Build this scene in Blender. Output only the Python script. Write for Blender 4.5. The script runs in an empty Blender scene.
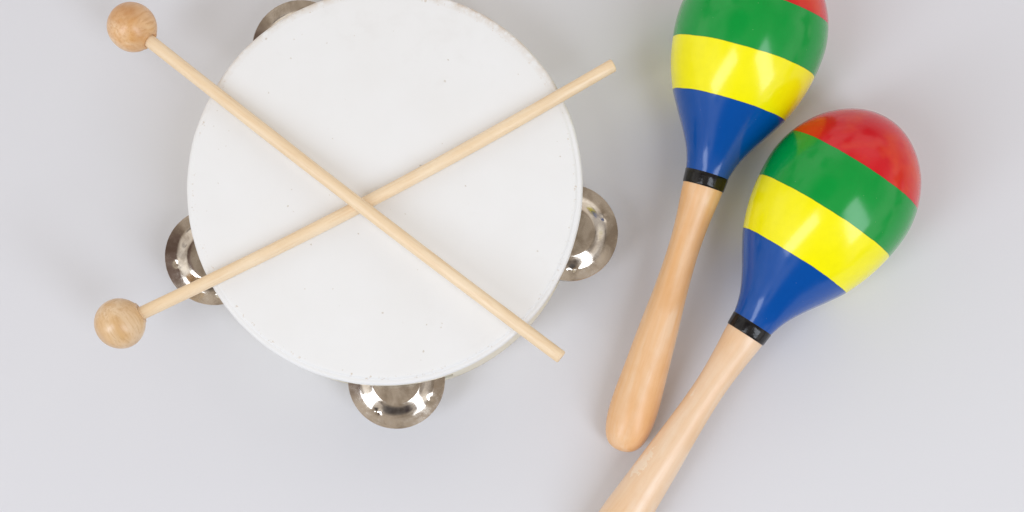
import bpy, math, random
from mathutils import Vector, Matrix, noise
random.seed(7)
U = 0.0005                      # metres per photograph pixel on the table plane
NX, NY, H = 508.0, 450.0, 1500.0  # point straight below the lens, lens height (in U)
scene = bpy.context.scene
C = scene.collection
PI = math.pi

def P(px, py, z=0.0):
    """real position (metres) of something seen at px,py that is z units above the table"""
    k = (H - z) / H
    return Vector(((px - NX) * k * U, -(py - NY) * k * U, z * U))

# ---------------------------------------------------------------- nodes
def newmat(name):
    m = bpy.data.materials.new(name); m.use_nodes = True
    nt = m.node_tree
    return m, nt, nt.nodes['Principled BSDF']
def N(nt, typ, **kw):
    n = nt.nodes.new(typ)
    for k, v in kw.items():
        if k in n.inputs: n.inputs[k].default_value = v
        else: setattr(n, k, v)
    return n
def L(nt, a, b): nt.links.new(a, b)
def mapping(nt, scale=(1, 1, 1), loc=(0, 0, 0)):
    tc = N(nt, 'ShaderNodeTexCoord'); mp = N(nt, 'ShaderNodeMapping')
    mp.inputs['Scale'].default_value = scale; mp.inputs['Location'].default_value = loc
    L(nt, tc.outputs['Object'], mp.inputs['Vector']); return mp.outputs['Vector']
def noise_(nt, vec, scale, detail=3, rough=.55, dist=0):
    n = N(nt, 'ShaderNodeTexNoise'); n.inputs['Scale'].default_value = scale
    n.inputs['Detail'].default_value = detail; n.inputs['Roughness'].default_value = rough
    n.inputs['Distortion'].default_value = dist
    L(nt, vec, n.inputs['Vector']); return n.outputs['Fac']
def ramp(nt, fac, stops, interp='LINEAR'):
    r = N(nt, 'ShaderNodeValToRGB'); r.color_ramp.interpolation = interp
    e = r.color_ramp.elements
    while len(e) < len(stops): e.new(0.5)
    for i, (p, c) in enumerate(stops):
        e[i].position = p
        e[i].color = (c, c, c, 1) if isinstance(c, (int, float)) else (*c, 1)
    L(nt, fac, r.inputs['Fac']); return r.outputs['Color']
def mix(nt, fac, a, b, mode='MIX'):
    m = N(nt, 'ShaderNodeMix', data_type='RGBA', blend_type=mode)
    for s, v in ((m.inputs['Factor'], fac), (m.inputs[6], a), (m.inputs[7], b)):
        if isinstance(v, bpy.types.NodeSocket): L(nt, v, s)
        elif isinstance(v, (int, float)): s.default_value = v
        else: s.default_value = (*v, 1)
    return m.outputs[2]
def math_(nt, op, a, b=None, clamp=False):
    m = N(nt, 'ShaderNodeMath', operation=op); m.use_clamp = clamp
    for s, v in ((m.inputs[0], a), (m.inputs[1], b)):
        if v is None: continue
        if isinstance(v, bpy.types.NodeSocket): L(nt, v, s)
        else: s.default_value = v
    return m.outputs[0]
def bump(nt, bsdf, h, strength, dist):
    b = N(nt, 'ShaderNodeBump'); b.inputs['Strength'].default_value = strength
    b.inputs['Distance'].default_value = dist
    L(nt, h, b.inputs['Height']); L(nt, b.outputs['Normal'], bsdf.inputs['Normal'])

# ---------------------------------------------------------------- materials
def table_mat():
    m, nt, b = newmat('pale_table_laminate')
    v = mapping(nt)
    n = noise_(nt, v, 900, 3)
    n2 = noise_(nt, v, 5, 2)
    c = mix(nt, n, (.690, .692, .720), (.712, .714, .742))
    c = mix(nt, ramp(nt, n2, [(.3, 0.), (.7, .5)]), c, (.70, .705, .725))
    L(nt, c, b.inputs['Base Color'])
    b.inputs['Roughness'].default_value = .62
    b.inputs['Specular IOR Level'].default_value = .25
    return m

def wood_mat(name, c1, c2, c3, axis, rough=.32, coat=.35, blotch=.5, grain=1.0, chips=None):
    """c1 pale, c2 main, c3 darker fibre; grain runs along local `axis`"""
    m, nt, b = newmat(name)
    sc = [1, 1, 1]; sc[axis] = .07
    v = mapping(nt, tuple(sc), (.31 * len(name), .2, .7))
    fib = noise_(nt, v, 900, 4, .6, .3)
    wide = noise_(nt, v, 170, 2, .5, .6)
    v2 = mapping(nt)
    bl = noise_(nt, v2, 38, 3, .5, .4)
    fine = noise_(nt, v2, 1500, 2)
    c = mix(nt, ramp(nt, wide, [(.35, 0.), (.68, 1.)]), c1, c2)
    c = mix(nt, ramp(nt, bl, [(.42, 0.), (.70, blotch)]), c, c3)
    c = mix(nt, ramp(nt, fib, [(.48, 0.), (.72, .55 * grain)]), c, c3)
    c = mix(nt, ramp(nt, fine, [(.62, 0.), (.75, .12)]), c, (.35, .2, .1))
    if chips:
        tc = N(nt, 'ShaderNodeTexCoord'); tot = None
        wob = noise_(nt, tc.outputs['Object'], 420, 3)
        for (x, y, z, r) in chips:
            mp = N(nt, 'ShaderNodeMapping'); mp.inputs['Location'].default_value = (-x, -y, -z)
            L(nt, tc.outputs['Object'], mp.inputs['Vector'])
            mp2 = N(nt, 'ShaderNodeMapping'); mp2.inputs['Scale'].default_value = (1.3, 1.3, .55)
            L(nt, mp.outputs[0], mp2.inputs['Vector'])
            ln = N(nt, 'ShaderNodeVectorMath', operation='LENGTH'); L(nt, mp2.outputs[0], ln.inputs[0])
            d = math_(nt, 'DIVIDE', ln.outputs['Value'], r)
            d = math_(nt, 'ADD', d, math_(nt, 'MULTIPLY', wob, 1.6))
            k = math_(nt, 'LESS_THAN', d, 1.45)
            tot = k if tot is None else math_(nt, 'MAXIMUM', tot, k)
        c = mix(nt, math_(nt, 'MULTIPLY', tot, .6), c, (.90, .76, .60))
    L(nt, c, b.inputs['Base Color'])
    b.inputs['Roughness'].default_value = rough
    rr = ramp(nt, bl, [(.3, rough), (.7, rough + .15)]); L(nt, rr, b.inputs['Roughness'])
    b.inputs['Coat Weight'].default_value = coat; b.inputs['Coat Roughness'].default_value = .25
    bump(nt, b, math_(nt, 'ADD', fib, noise_(nt, v2, 420, 3)), .16, .0003)
    return m

def paint_mat(stops, pips=()):
    """gloss enamel in bands across the local Z axis; stops in metres"""
    m, nt, b = newmat('banded_gloss_enamel')
    tc = N(nt, 'ShaderNodeTexCoord'); s = N(nt, 'ShaderNodeSeparateXYZ')
    L(nt, tc.outputs['Object'], s.inputs[0])
    wob = noise_(nt, tc.outputs['Object'], 60, 2)
    wob2 = noise_(nt, tc.outputs['Object'], 350, 2)
    z = math_(nt, 'ADD', s.outputs['Z'], math_(nt, 'MULTIPLY', math_(nt, 'SUBTRACT', wob, .5), .0009))
    z = math_(nt, 'ADD', z, math_(nt, 'MULTIPLY', math_(nt, 'SUBTRACT', wob2, .5), .00025))
    blue, yellow, green, red = (.0, .074, .35), (.97, .90, .001), (.0, .31, .042), (.64, .003, .010)
    col = blue
    v2 = mapping(nt)
    tone = noise_(nt, v2, 45, 3)
    redv = mix(nt, ramp(nt, tone, [(.48, 0.), (.66, 1.)]), red, (.70, .04, .006))
    edges = None
    for lim, c in zip(stops, (yellow, green, redv)):
        k = math_(nt, 'GREATER_THAN', z, lim)
        col = mix(nt, k, col, c)
        d = math_(nt, 'ABSOLUTE', math_(nt, 'SUBTRACT', z, lim))
        e = math_(nt, 'LESS_THAN', d, .00018)
        edges = e if edges is None else math_(nt, 'MAXIMUM', edges, e)
    col = mix(nt, math_(nt, 'MULTIPLY', edges, .35), col, (.05, .05, .01))
    fine = noise_(nt, v2, 260, 4)
    col = mix(nt, ramp(nt, fine, [(.35, .03), (.65, 0.)]), col, (.0, .02, .01), 'MIX')
    # dust pips
    vo = N(nt, 'ShaderNodeTexVoronoi'); vo.inputs['Scale'].default_value = 210; L(nt, v2, vo.inputs['Vector'])
    pip = math_(nt, 'LESS_THAN', vo.outputs['Distance'], .035)
    col = mix(nt, math_(nt, 'MULTIPLY', pip, .12), col, (.8, .8, .75))
    L(nt, col, b.inputs['Base Color'])
    # brush marks run round the axis
    sc = N(nt, 'ShaderNodeMapping'); sc.inputs['Scale'].default_value = (.08, .08, 1.); L(nt, tc.outputs['Object'], sc.inputs[0])
    br = noise_(nt, sc.outputs[0], 1500, 3, .6)
    lump = noise_(nt, v2, 110, 2)
    h = math_(nt, 'ADD', math_(nt, 'MULTIPLY', br, .35), math_(nt, 'MULTIPLY', lump, .8))
    h = math_(nt, 'ADD', h, math_(nt, 'MULTIPLY', edges, .3))
    for (x, y, z_, rr) in pips:                    # small dents in the enamel
        sb = N(nt, 'ShaderNodeVectorMath', operation='SUBTRACT'); L(nt, tc.outputs['Object'], sb.inputs[0]); sb.inputs[1].default_value = (x, y, z_)
        ln = N(nt, 'ShaderNodeVectorMath', operation='LENGTH'); L(nt, sb.outputs[0], ln.inputs[0])
        pk = math_(nt, 'SUBTRACT', 1.0, math_(nt, 'DIVIDE', ln.outputs['Value'], rr), clamp=True)
        h = math_(nt, 'ADD', h, math_(nt, 'MULTIPLY', pk, 5.0))
    bump(nt, b, h, .17, .0004)
    b.inputs['Roughness'].default_value = .24
    b.inputs['Specular IOR Level'].default_value = .12
    b.inputs['Coat Weight'].default_value = .62; b.inputs['Coat Roughness'].default_value = .15
    return m

def black_mat():
    m, nt, b = newmat('black_gloss_tape')
    v = mapping(nt)
    n = noise_(nt, v, 500, 3)
    L(nt, mix(nt, n, (.004, .004, .005), (.014, .013, .013)), b.inputs['Base Color'])
    b.inputs['Roughness'].default_value = .17; b.inputs['Specular IOR Level'].default_value = .22; b.inputs['Coat Weight'].default_value = .25; b.inputs['Coat Roughness'].default_value = .1
    bump(nt, b, n, .35, .0004)
    return m

def skin_mat(R):
    m, nt, b = newmat('white_drum_skin')
    tc = N(nt, 'ShaderNodeTexCoord'); ob = tc.outputs['Object']
    s = N(nt, 'ShaderNodeSeparateXYZ'); L(nt, ob, s.inputs[0])
    rad = math_(nt, 'SQRT', math_(nt, 'ADD', math_(nt, 'POWER', s.outputs['X'], 2.), math_(nt, 'POWER', s.outputs['Y'], 2.)))
    cl = noise_(nt, ob, 30, 3); cl2 = noise_(nt, ob, 11, 2)
    c = mix(nt, ramp(nt, cl, [(.3, 0.), (.75, 1.)]), (.842, .846, .840), (.822, .822, .808))
    # faint dirty scuffs
    sm = ramp(nt, math_(nt, 'MULTIPLY', noise_(nt, ob, 130, 4, .6), cl2), [(.33, 0.), (.46, .22)])
    c = mix(nt, sm, c, (.76, .75, .73))
    # pepper specks, several sizes
    for scl, thr, dens, st in ((95, .045, .60, .42), (170, .06, .5, .3), (60, .03, .3, .35)):
        vo = N(nt, 'ShaderNodeTexVoronoi'); vo.inputs['Scale'].default_value = scl
        wv = N(nt, 'ShaderNodeVectorMath', operation='ADD')
        nn = N(nt, 'ShaderNodeTexNoise'); nn.inputs['Scale'].default_value = 700; L(nt, ob, nn.inputs['Vector'])
        sv = N(nt, 'ShaderNodeVectorMath', operation='SCALE'); L(nt, nn.outputs['Color'], sv.inputs[0]); sv.inputs['Scale'].default_value = .0012
        L(nt, ob, wv.inputs[0]); L(nt, sv.outputs[0], wv.inputs[1]); L(nt, wv.outputs[0], vo.inputs['Vector'])
        k = math_(nt, 'LESS_THAN', vo.outputs['Distance'], thr)
        sc_ = N(nt, 'ShaderNodeSeparateColor'); L(nt, vo.outputs['Color'], sc_.inputs[0])
        k = math_(nt, 'MULTIPLY', k, math_(nt, 'GREATER_THAN', sc_.outputs[0], dens))
        c = mix(nt, math_(nt, 'MULTIPLY', k, st), c, (.44, .35, .23))
    # worn tan edge, mostly on the far side
    edge = N(nt, 'ShaderNodeMapRange'); L(nt, rad, edge.inputs[0])
    edge.inputs[1].default_value = (R - 9) * U; edge.inputs[2].default_value = (R - 1) * U
    side = N(nt, 'ShaderNodeMapRange'); L(nt, s.outputs['Y'], side.inputs[0])
    side.inputs[1].default_value = .02; side.inputs[2].default_value = .085
    w = ramp(nt, noise_(nt, ob, 190, 4, .7), [(.36, 0.), (.56, 1.)])
    k = math_(nt, 'MULTIPLY', math_(nt, 'MULTIPLY', edge.outputs[0], side.outputs[0]), w)
    c = mix(nt, math_(nt, 'MULTIPLY', k, .75), c, (.62, .50, .38))
    w2 = ramp(nt, noise_(nt, ob, 420, 3, .7), [(.60, 0.), (.68, 1.)])
    e2 = math_(nt, 'COMPARE', rad, (R - 7) * U); e2.node.inputs[2].default_value = 2.0 * U
    c = mix(nt, math_(nt, 'MULTIPLY', math_(nt, 'MULTIPLY', e2, w2), .5), c, (.55, .42, .28))
    L(nt, c, b.inputs['Base Color'])
    b.inputs['Roughness'].default_value = .48
    b.inputs['Specular IOR Level'].default_value = .35
    h = math_(nt, 'ADD', noise_(nt, ob, 26, 2), math_(nt, 'MULTIPLY', noise_(nt, ob, 700, 2), .06))
    bump(nt, b, h, .12, .0006)
    return m

def hoop_mat():
    m, nt, b = newmat('cream_painted_wood')
    v = mapping(nt, (1, 1, 2.5))
    n = noise_(nt, v, 90, 3); n2 = noise_(nt, v, 260, 3)
    c = mix(nt, n, (.88, .84, .70), (.84, .79, .62))
    c = mix(nt, ramp(nt, n2, [(.62, 0.), (.75, .6)]), c, (.62, .48, .26))
    L(nt, c, b.inputs['Base Color']); b.inputs['Roughness'].default_value = .45
    bump(nt, b, n2, .2, .0004)
    return m

def metal_mat():
    m, nt, b = newmat('nickel_plate')
    v = mapping(nt)
    n = noise_(nt, v, 75, 4, .6, .6); n2 = noise_(nt, v, 420, 3)
    c = mix(nt, ramp(nt, n, [(.40, 0.), (.64, .9)]), (.72, .67, .60), (.40, .34, .28))
    L(nt, c, b.inputs['Base Color'])
    b.inputs['Metallic'].default_value = 1.
    L(nt, ramp(nt, n2, [(.35, .09), (.7, .2)]), b.inputs['Roughness'])
    bump(nt, b, n, .015, .0003)
    return m

# ---------------------------------------------------------------- mesh helpers
def link(name, verts, faces, mat, parent=None, smooth=True, sharp=None):
    me = bpy.data.meshes.new(name); me.from_pydata([tuple(v) for v in verts], [], faces)
    me.update(); o = bpy.data.objects.new(name, me); C.objects.link(o)
    import bmesh
    bm = bmesh.new(); bm.from_mesh(me)
    bmesh.ops.recalc_face_normals(bm, faces=bm.faces)
    for f in bm.faces: f.smooth = smooth
    if sharp:
        for e in bm.edges:
            if len(e.link_faces) == 2 and e.calc_face_angle(0) > sharp: e.smooth = False
    bm.to_mesh(me); bm.free()
    if isinstance(mat, list):
        for x in mat: me.materials.append(x)
    else: me.materials.append(mat)
    if parent: o.parent = parent
    return o

def catmull(pts, n):
    out = []
    for i in range(len(pts) - 1):
        p0 = pts[max(i - 1, 0)]; p1 = pts[i]; p2 = pts[i + 1]; p3 = pts[min(i + 2, len(pts) - 1)]
        for k in range(n):
            t = k / n
            out.append(tuple(.5 * ((2 * b) + (-a + c) * t + (2 * a - 5 * b + 4 * c - d) * t * t + (-a + 3 * b - 3 * c + d) * t ** 3)
                             for a, b, c, d in zip(p0, p1, p2, p3)))
    out.append(tuple(pts[-1])); return out

def lathe(profile, seg=96, fn=None):
    """profile: (r, z) list; r<=0 closes at the axis. revolve about local Z"""
    V, F, rings = [], [], []
    for r, z in profile:
        if r <= 1e-9:
            V.append((0, 0, z)); rings.append([len(V) - 1])
        else:
            ring = []
            for k in range(seg):
                a = 2 * PI * k / seg
                V.append((r * math.cos(a), r * math.sin(a), z)); ring.append(len(V) - 1)
            rings.append(ring)
    for A, B in zip(rings, rings[1:]):
        if len(A) == 1 and len(B) == 1: continue
        for k in range(seg):
            k2 = (k + 1) % seg
            if len(A) == 1: F.append((A[0], B[k], B[k2]))
            elif len(B) == 1: F.append((A[k], B[0], A[k2]))
            else: F.append((A[k], B[k], B[k2], A[k2]))
    if fn: V = [fn(Vector(v)) for v in V]
    return V, F

def orient(origin, zdir, roll=0):
    q = Vector(zdir).normalized().to_track_quat('Z', 'Y')
    return Matrix.Translation(origin) @ q.to_matrix().to_4x4() @ Matrix.Rotation(roll, 4, 'Z')
def thing(name, label, cat, mat4=None, group=None):
    o = bpy.data.objects.new(name, None); C.objects.link(o)
    o.empty_display_size = .02
    if mat4: o.matrix_world = mat4
    o['label'] = label; o['category'] = cat
    if group: o['group'] = group
    return o

# ---------------------------------------------------------------- the surface
g = 3.0
top = link('tabletop', [(-g, -g, 0), (g, -g, 0), (g, g, 0), (-g, g, 0), (-g, -g, -.03), (g, -g, -.03), (g, g, -.03), (-g, g, -.03)],
           [(0, 1, 2, 3), (7, 6, 5, 4), (0, 4, 5, 1), (1, 5, 6, 2), (2, 6, 7, 3), (3, 7, 4, 0)], table_mat(), smooth=False)
top['kind'] = 'structure'

# ---------------------------------------------------------------- tambourine
HH = 96.0
kz = (H - HH) / H
RO = 198.6 * kz           # drum radius in U
tc0 = P(384.5, 186.7, HH); tc0.z = 0
tamb = thing('tambourine', 'white skinned tambourine with pairs of silver jingles, lying flat under the crossed beaters', 'tambourine', Matrix.Translation(tc0))
e1 = Vector((-.7147, -.6994)); e2v = Vector((.6994, -.7147))   # hoop is very slightly out of round
def oval(v):
    a = v.x * e1.x + v.y * e1.y; b_ = v.x * e2v.x + v.y * e2v.y
    a *= 1.0055; b_ *= .9945
    ang = math.atan2(v.y, v.x)
    return Vector((a * e1.x + b_ * e2v.x, a * e1.y + b_ * e2v.y, v.z))
def skin_fn(v):
    r = math.hypot(v.x, v.y) / U
    w = noise.noise(Vector((v.x * 70, v.y * 70, 3))) * .8
    if r > RO - 14:
        k = 1 + w * .0022 * min(1, (r - RO + 14) / 10)
        v = Vector((v.x * k, v.y * k, v.z + w * .25 * U))
    if RO - 9 < r < RO - 1.5:           # the glue groove only shows on the near side
        a = math.atan2(v.y, v.x); k = max(0., math.cos(a + 1.15)) ** .6
        v.z = v.z * (.12 + .88 * k) + (HH - .4) * U * (1 - (.12 + .88 * k)) - (0 if r < RO - 3 else .5 * U * (1 - k)) if v.z > (HH - 2.1) * U else v.z
    return oval(v)
prof = [(0, HH - .3), (40, HH - .3), (90, HH - .25), (140, HH - .15), (170, HH - .05), (RO - 12, HH), (RO - 8, HH + .2),
        (RO - 6.2, HH - .1), (RO - 5.6, HH - 1.5), (RO - 4.8, HH - 1.6), (RO - 3.2, HH - .9), (RO - 1.8, HH - 1.2),
        (RO - .7, HH - 2.2), (RO - .1, HH - 4), (RO, HH - 5.5), (RO, HH - 7), (RO - .4, HH - 8), (RO - 1.2, HH - 7.5), (RO - 1.2, HH - 5), (RO - 4, HH - 3), (RO - 20, HH - 2.5), (0, HH - 2.5)]
V, F = lathe([(r * U, z * U) for r, z in prof], 256, skin_fn)
link('drumhead', V, F, skin_mat(RO), tamb, sharp=math.radians(60))

jing = []   # angle, radius in U, from measured disc centres
for (px, py) in ((569.5, 233), (396.5, 380.5), (214, 257), (301, 49)):
    w = P(px, py, 50) - tc0
    jing.append((math.atan2(w.y, w.x), math.hypot(w.x, w.y) / U))
# hoop: ring wall with real slots
SEG = 360
zs = [0, 1.2, 28, 30, 66, 68, HH - 4.2]
Rout, Rin = RO - .6, RO - 13
def slot(k):
    a = 2 * PI * (k + .5) / SEG
    return any(abs((a - j + PI) % (2 * PI) - PI) < math.radians(17.5) for j, _ in jing)
V, F, idx = [], [], {}
def vid(k, zi, o):
    key = (k % SEG, zi, o)
    if key not in idx:
        a = 2 * PI * (k % SEG) / SEG; r = Rout if o else Rin
        if zi == 0: r += -.8 if o else .8
        idx[key] = len(V); V.append(oval(Vector((r * math.cos(a) * U, r * math.sin(a) * U, zs[zi] * U))))
    return idx[key]
solid = lambda k, zi: 0 <= zi < len(zs) - 1 and not (zs[zi] >= 30 and zs[zi + 1] <= 66 and slot(k % SEG))
for k in range(SEG):
    for zi in range(len(zs) - 1):
        if not solid(k, zi): continue
        F.append((vid(k, zi, 1), vid(k + 1, zi, 1), vid(k + 1, zi + 1, 1), vid(k, zi + 1, 1)))
        F.append((vid(k, zi, 0), vid(k, zi + 1, 0), vid(k + 1, zi + 1, 0), vid(k + 1, zi, 0)))
        if not solid(k, zi + 1): F.append((vid(k, zi + 1, 1), vid(k + 1, zi + 1, 1), vid(k + 1, zi + 1, 0), vid(k, zi + 1, 0)))
        if not solid(k, zi - 1): F.append((vid(k, zi, 1), vid(k, zi, 0), vid(k + 1, zi, 0), vid(k + 1, zi, 1)))
        if not solid(k + 1, zi): F.append((vid(k + 1, zi, 1), vid(k + 1, zi, 0), vid(k + 1, zi + 1, 0), vid(k + 1, zi + 1, 1)))
        if not solid(k - 1, zi): F.append((vid(k, zi, 1), vid(k, zi + 1, 1), vid(k, zi + 1, 0), vid(k, zi, 0)))
link('hoop', V, F, hoop_mat(), tamb, sharp=math.radians(40))

# jingles
NICK = metal_mat()
def disc_mesh(seed, sgn, R=46.8):
    rnd = random.Random(seed)
    top_ = catmull([(2.6, 9.2), (10, 9.2), (18, 9.15), (22, 9.0), (24.3, 8.6), (27, 7.5), (30, 5.9), (33, 4.4), (35.5, 3.5), (38, 3.0), (43, 2.3), (R - .3, 1.85)], 4)
    pr = top_ + [(R, 1.4), (R - .4, .9)] + [(r, z - 1.3) for r, z in reversed(top_[:-1])] + [top_[0]]
    nr = 4; dm = []
    ph = rnd.random() * 2
    for i in range(nr):
        a = ph + 2 * PI * i / nr + rnd.uniform(-.2, .2); r = rnd.uniform(35, 37.5)
        dm.append((r * math.cos(a), r * math.sin(a), rnd.uniform(1.0, 1.7), rnd.uniform(2.6, 3.6)))
    for i in range(5):
        a = rnd.uniform(0, 6.28); r = rnd.uniform(15, 42)
        dm.append((r * math.cos(a), r * math.sin(a), rnd.uniform(-.1, .1), rnd.uniform(4, 8)))
    def fn(v):
        x, y, z = v
        for dx, dy, am, s in dm:
            z -= am * math.exp(-((x - dx) ** 2 + (y - dy) ** 2) / (s * s))
        z += .10 * noise.noise(Vector((x * .045, y * .045, seed)))
        return Vector((x * U, y * U, z * U * sgn))
    return lathe(pr, 128, fn)
tilts = [((-.02, .03), (.04, .0)), ((.01, .035), (-.01, -.02)), ((.0, .06), (-.03, .01)), ((.02, -.02), (.03, .02))]
pinm = NICK
for i, (a, r) in enumerate(jing):
    cx, cy = r * math.cos(a) * U, r * math.sin(a) * U
    for s in (1, -1):
        V, F = disc_mesh(10 * i + (s > 0), s)
        o = link('jingle', V, F, NICK, tamb, sharp=math.radians(30))
        if s > 0: o.location = (cx, cy, 50 * U)
        else: o.location = (cx + random.uniform(-1.2, .6) * U, cy + random.uniform(.2, 1.4) * U, 48.2 * U)
        t = tilts[i][0 if s > 0 else 1]
        o.rotation_euler = (t[0] * (1 if s > 0 else .3), t[1] * (1 if s > 0 else .3), 0)
    rp = r
    V, F = lathe([(0, 27), (1.8, 27), (1.8, 65), (0, 65)], 16)
    link('pin', [(x * U + 0, y * U, z * U) if False else (x * U, y * U, z * U) for x, y, z in [(v[0], v[1], v[2]) for v in V]], F, pinm, tamb, sharp=.8).location = (
        min(rp, RO - 8) * math.cos(a) * U, min(rp, RO - 8) * math.sin(a) * U, 0)

# ---------------------------------------------------------------- mallets
STK = wood_mat('pale_dowel_wood', (.90, .735, .52), (.87, .67, .43), (.76, .52, .28), 2, rough=.42, coat=.15, blotch=.25, grain=1.0)
BAL = wood_mat('tan_bead_wood', (.84, .58, .34), (.74, .41, .16), (.54, .245, .07), 0, rough=.33, coat=.4, blotch=.9, grain=1.1)
BAL2 = wood_mat('honey_bead_wood_dense', (.80, .59, .37), (.70, .44, .20), (.54, .30, .11), 0, rough=.3, coat=.4, blotch=.7, grain=1.1)
def mallet(label, head_px, tip_px, zh, zt, hr, ball, roll, bend, sr=6.15):
    h = P(*head_px, zh); t = P(*tip_px, zt)
    d = (t - h); Ln = d.length / U
    root = thing('wooden_beater', label, 'beater', orient(h, d, roll), 'wooden beaters crossed on the drum skin')
    n = 60; r = sr
    pr = [(0, hr * .5), (r * .98, hr * .5)]
    for k in range(n + 1):
        z = hr * .55 + (Ln - 1.2 - hr * .55) * k / n
        pr.append((r * (1 + .012 * math.sin(k * .31 + roll)), z))
    pr += [(r * .96, Ln - .5), (r * .86, Ln), (0, Ln)]
    rm = root.matrix_world.to_3x3().inverted(); side = Vector((d.y, -d.x, 0)).normalized()
    if side.y > 0: side = -side
    bv = rm @ side * bend
    def fn(v):
        z = v.z / Ln
        q = math.sin(max(0, min(1, z)) * PI)
        return Vector(((v.x + bv.x * q) * U, (v.y + bv.y * q) * U, v.z * U))
    V, F = lathe(pr, 40, fn)
    link('stick', V, F, STK, root, sharp=math.radians(55))
    # turned bead with a small flat lip where the stick goes in
    pr = []
    m = 40
    for k in range(m + 1):
        a = -PI / 2 + (PI * .845) * k / m
        pr.append((hr * math.cos(a) if k else 0, hr * math.sin(a) * 1.0))
    zt_ = pr[-1][1]; rt = pr[-1][0]
    pr += [(rt - .8, zt_ + 1.2), (r + 1.1, zt_ + 1.5), (r + .1, zt_ + .6), (r + .05, zt_ - 4), (0, zt_ - 4)]
    def fb(v):
        w = 1 + .018 * noise.noise(Vector(v) * .045 + Vector((roll, 1, 2)))
        return Vector((v.x * w * U, v.y * w * U, v.z * w * U))
    V, F = lathe(pr, 72, fb)
    link('bead', V, F, ball, root, sharp=math.radians(50))
    return root
zB = HH + 6.6
mallet('lower wooden beater lying flat on the drum skin, round bead out at the lower left',
       (120, 323.5), (613.5, 65), zB, zB, 23.4, BAL2, .4, 6.8)
# upper beater: rests on the drum edge at upper left and on the other stick
a0 = Vector((132, 27)); b0 = Vector((561.5, 357.5))
f_edge = .19; f_x = (Vector((368, 203)) - a0).length / (b0 - a0).length
z_edge, z_x = HH + 7.4, HH + 6.6 + 12.6
sl = (z_x - z_edge) / (f_x - f_edge)
mallet('upper wooden beater resting across the other one, round bead out at the upper left',
       tuple(a0), tuple(b0), z_edge - sl * f_edge, z_x + sl * (1 - f_x), 22.8, BAL, 2.3, 2.0)

# ---------------------------------------------------------------- maracas
# distance from lower edge of the black band, radius (U)
HAND = [(-278, 0), (-277.4, 5), (-275.5, 10.5), (-271, 15.8), (-263, 20), (-250, 22.8), (-235, 23.7), (-218, 23.4), (-200, 22.3), (-180, 21.1), (-158, 19.9),
        (-138, 18.6), (-115, 16.9), (-90, 15.6), (-66, 15.1), (-45, 15.7), (-25, 17.2), (-8, 19.0), (1, 19.6)]
SHELL = [(13.4, 21.0), (24, 23.6), (37, 28.6), (52, 36.8), (68, 46.8), (86, 57.2), (104, 64.6), (122, 69.8), (140, 73.0), (158, 74.6), (174, 74.0), (190, 70.6),
         (204, 65.2), (218, 57.2), (230, 46.8), (239, 35.8), (245.6, 24), (249.4, 12), (250.6, 0)]
BLK = black_mat()
def maraca(label, p_lo, t_lo, p_hi, t_hi, wood, roll, marks=(), rs=1., stops=(87.5, 139, 191), ts=1., pips=()):
    za = lambda t: 24 + (t + 240) * .1275 + 1.0
    a = P(*p_lo, za(t_lo)); b = P(*p_hi, za(t_hi))
    d = b - a; k = (d.length / U) / (t_hi - t_lo)
    org = a - d.normalized() * (t_lo * k * U)
    root = thing('maraca', label, 'maraca', orient(org, d, roll), 'striped maracas with wooden handles')
    M4 = orient(org, d, roll).inverted()
    wood = wood([(*(M4 @ P(x, y, z)), s_ * U) for x, y, z, s_ in marks])
    hand = catmull([(r, t * k) for t, r in HAND], 5)
    hand = [(max(r, 0) if i else 0, z) for i, (r, z) in enumerate(hand)]
    hand += [(0, 1 * k)]
    def fh(v):
        w = 1 + .006 * noise.noise(Vector(v) * .02 + Vector((roll, 0, 0)))
        return Vector((v.x * w * U, v.y * w * U, v.z * U))
    V, F = lathe(hand, 96, fh)
    link('handle', V, F, wood, root, sharp=math.radians(60))
    sh = catmull([(r * (1 + (rs - 1) * min(1, (t - 13.4) / 60)), (13.4 + (t - 13.4) * ts) * k) for t, r in SHELL], 5)
    sh[-1] = (0, sh[-1][1])
    V, F = lathe([(0, 13.4 * k)] + sh, 160, lambda v: Vector(v) * U)
    link('shell', V, F, paint_mat([q * k * U for q in stops], [(*(M4 @ P(x, y, z)), s_ * U) for x, y, z, s_ in pips]), root, sharp=math.radians(60))
    V, F = lathe([(0, .2 * k), (19.6, .2 * k), (20.3, .6 * k), (20.6, 2.), (21.1, 9), (21.4, 13.2 * k), (21.0, 13.7 * k), (0, 13.7 * k)], 96, lambda v: Vector(v) * U)
    link('neck_band', V, F, BLK, root, sharp=math.radians(50))
    return root
W1 = lambda ch: wood_mat('warm_handle_wood', (.86, .58, .35), (.84, .48, .215), (.74, .37, .12), 2, rough=.36, coat=.4, blotch=.6, grain=.45, chips=ch)
W2 = lambda ch: wood_mat('pale_handle_wood', (.86, .65, .46), (.83, .56, .34), (.76, .45, .21), 2, rough=.36, coat=.4, blotch=.5, grain=.45, chips=ch)
maraca('maraca with its rounded handle end in view, its red cap cut by the top edge', (635.8, 402.5), -226, (744, 55.5), 134, W1, .3, [(655, 438, 24, 3)], .962, (83.3, 131.5, 182), .95, [(724.5, 50, 143, 7.5), (731, 59, 142, 7.5), (735, 52, 143, 6)])
maraca('maraca with its whole red cap in view, its handle running off the bottom edge', (627.5, 512), -215, (824, 215.5), 140, W2, 1.1, [(647, 455, 50, 8), (641, 465, 46, 11), (694, 397, 54, 6)])

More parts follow.
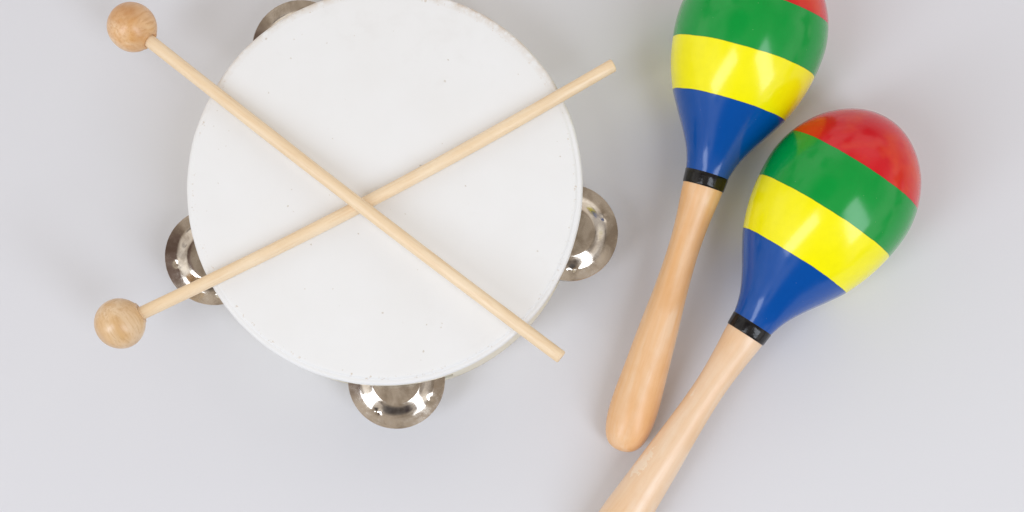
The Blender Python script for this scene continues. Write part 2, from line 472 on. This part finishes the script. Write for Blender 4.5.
# ---------------------------------------------------------------- light
def softbox(name, loc, target, sx, sy, energy, col):
    l = bpy.data.lights.new(name, 'AREA'); l.shape = 'RECTANGLE'; l.size = sx; l.size_y = sy
    l.energy = energy; l.color = col
    o = bpy.data.objects.new(name, l); C.objects.link(o)
    o.location = loc
    o.rotation_euler = (Vector(target) - Vector(loc)).to_track_quat('-Z', 'Y').to_euler()
    return o
def UV(x, y, z): return ((x - NX) * U, -(y - NY) * U, z * U)
softbox('studio_lamp_left', UV(-2300, 2200, 3600), UV(500, 250, 0), .64, 1.75, 20.9, (.885, .965, 1.09))
softbox('studio_lamp_right', UV(2200, 1950, 2850), UV(500, 250, 0), .50, 1.35, 12.3, (.885, .965, 1.09))

w = bpy.data.worlds.new('World'); scene.world = w; w.use_nodes = True
nt = w.node_tree; bg = nt.nodes['Background']
tcw = N(nt, 'ShaderNodeTexCoord')
sw = N(nt, 'ShaderNodeSeparateXYZ'); L(nt, tcw.outputs['Generated'], sw.inputs[0])
nz = noise_(nt, tcw.outputs['Generated'], 1.9, 2, .5)
# room above the table: dim tan ceiling, pale walls; dark near side added for jingle reflections
ceil_ = ramp(nt, nz, [(.40, (.30, .255, .21)), (.60, (.52, .45, .38))])
wall = ramp(nt, nz, [(.36, (.45, .42, .40)), (.60, (1.0, .95, .89))])
dk = math_(nt, 'SUBTRACT', math_(nt, 'MULTIPLY', sw.outputs['Y'], -1.0), math_(nt, 'ABSOLUTE', math_(nt, 'MULTIPLY', sw.outputs['X'], .9)))
wall = mix(nt, ramp(nt, dk, [(.25, 0.), (.45, .92)]), wall, (.05, .045, .05))
nz2 = noise_(nt, tcw.outputs['Generated'], 3.3, 2, .5)
wall = mix(nt, ramp(nt, nz2, [(.56, 0.), (.62, .85)]), wall, (.06, .05, .06))
colw = mix(nt, ramp(nt, sw.outputs['Z'], [(.60, 0.), (.86, 1.)]), wall, ceil_)
dt = N(nt, 'ShaderNodeVectorMath', operation='DOT_PRODUCT'); L(nt, tcw.outputs['Generated'], dt.inputs[0])
dt.inputs[1].default_value = Vector((-.44, .10, .89)).normalized()      # dark spot added overhead so the left jingle reflects darker
colw = mix(nt, ramp(nt, dt.outputs['Value'], [(.955, 0.), (.98, .85)]), colw, (.10, .06, .055))
L(nt, colw, bg.inputs['Color']); bg.inputs['Strength'].default_value = 1.24

# ---------------------------------------------------------------- camera
cam = bpy.data.cameras.new('camera'); co = bpy.data.objects.new('camera', cam); C.objects.link(co)
co.location = (0, 0, H * U)
cam.sensor_width = 36; cam.lens = 36 * H / 1024
cam.shift_x = (512 - NX) / 1024; cam.shift_y = (NY - 256) / 1024
cam.clip_start = .01; cam.clip_end = 50
scene.camera = co
scene.render.engine = 'CYCLES'
vs = scene.view_settings
vs.view_transform = 'Standard'; vs.look = 'None'; vs.exposure = 0; vs.gamma = 1
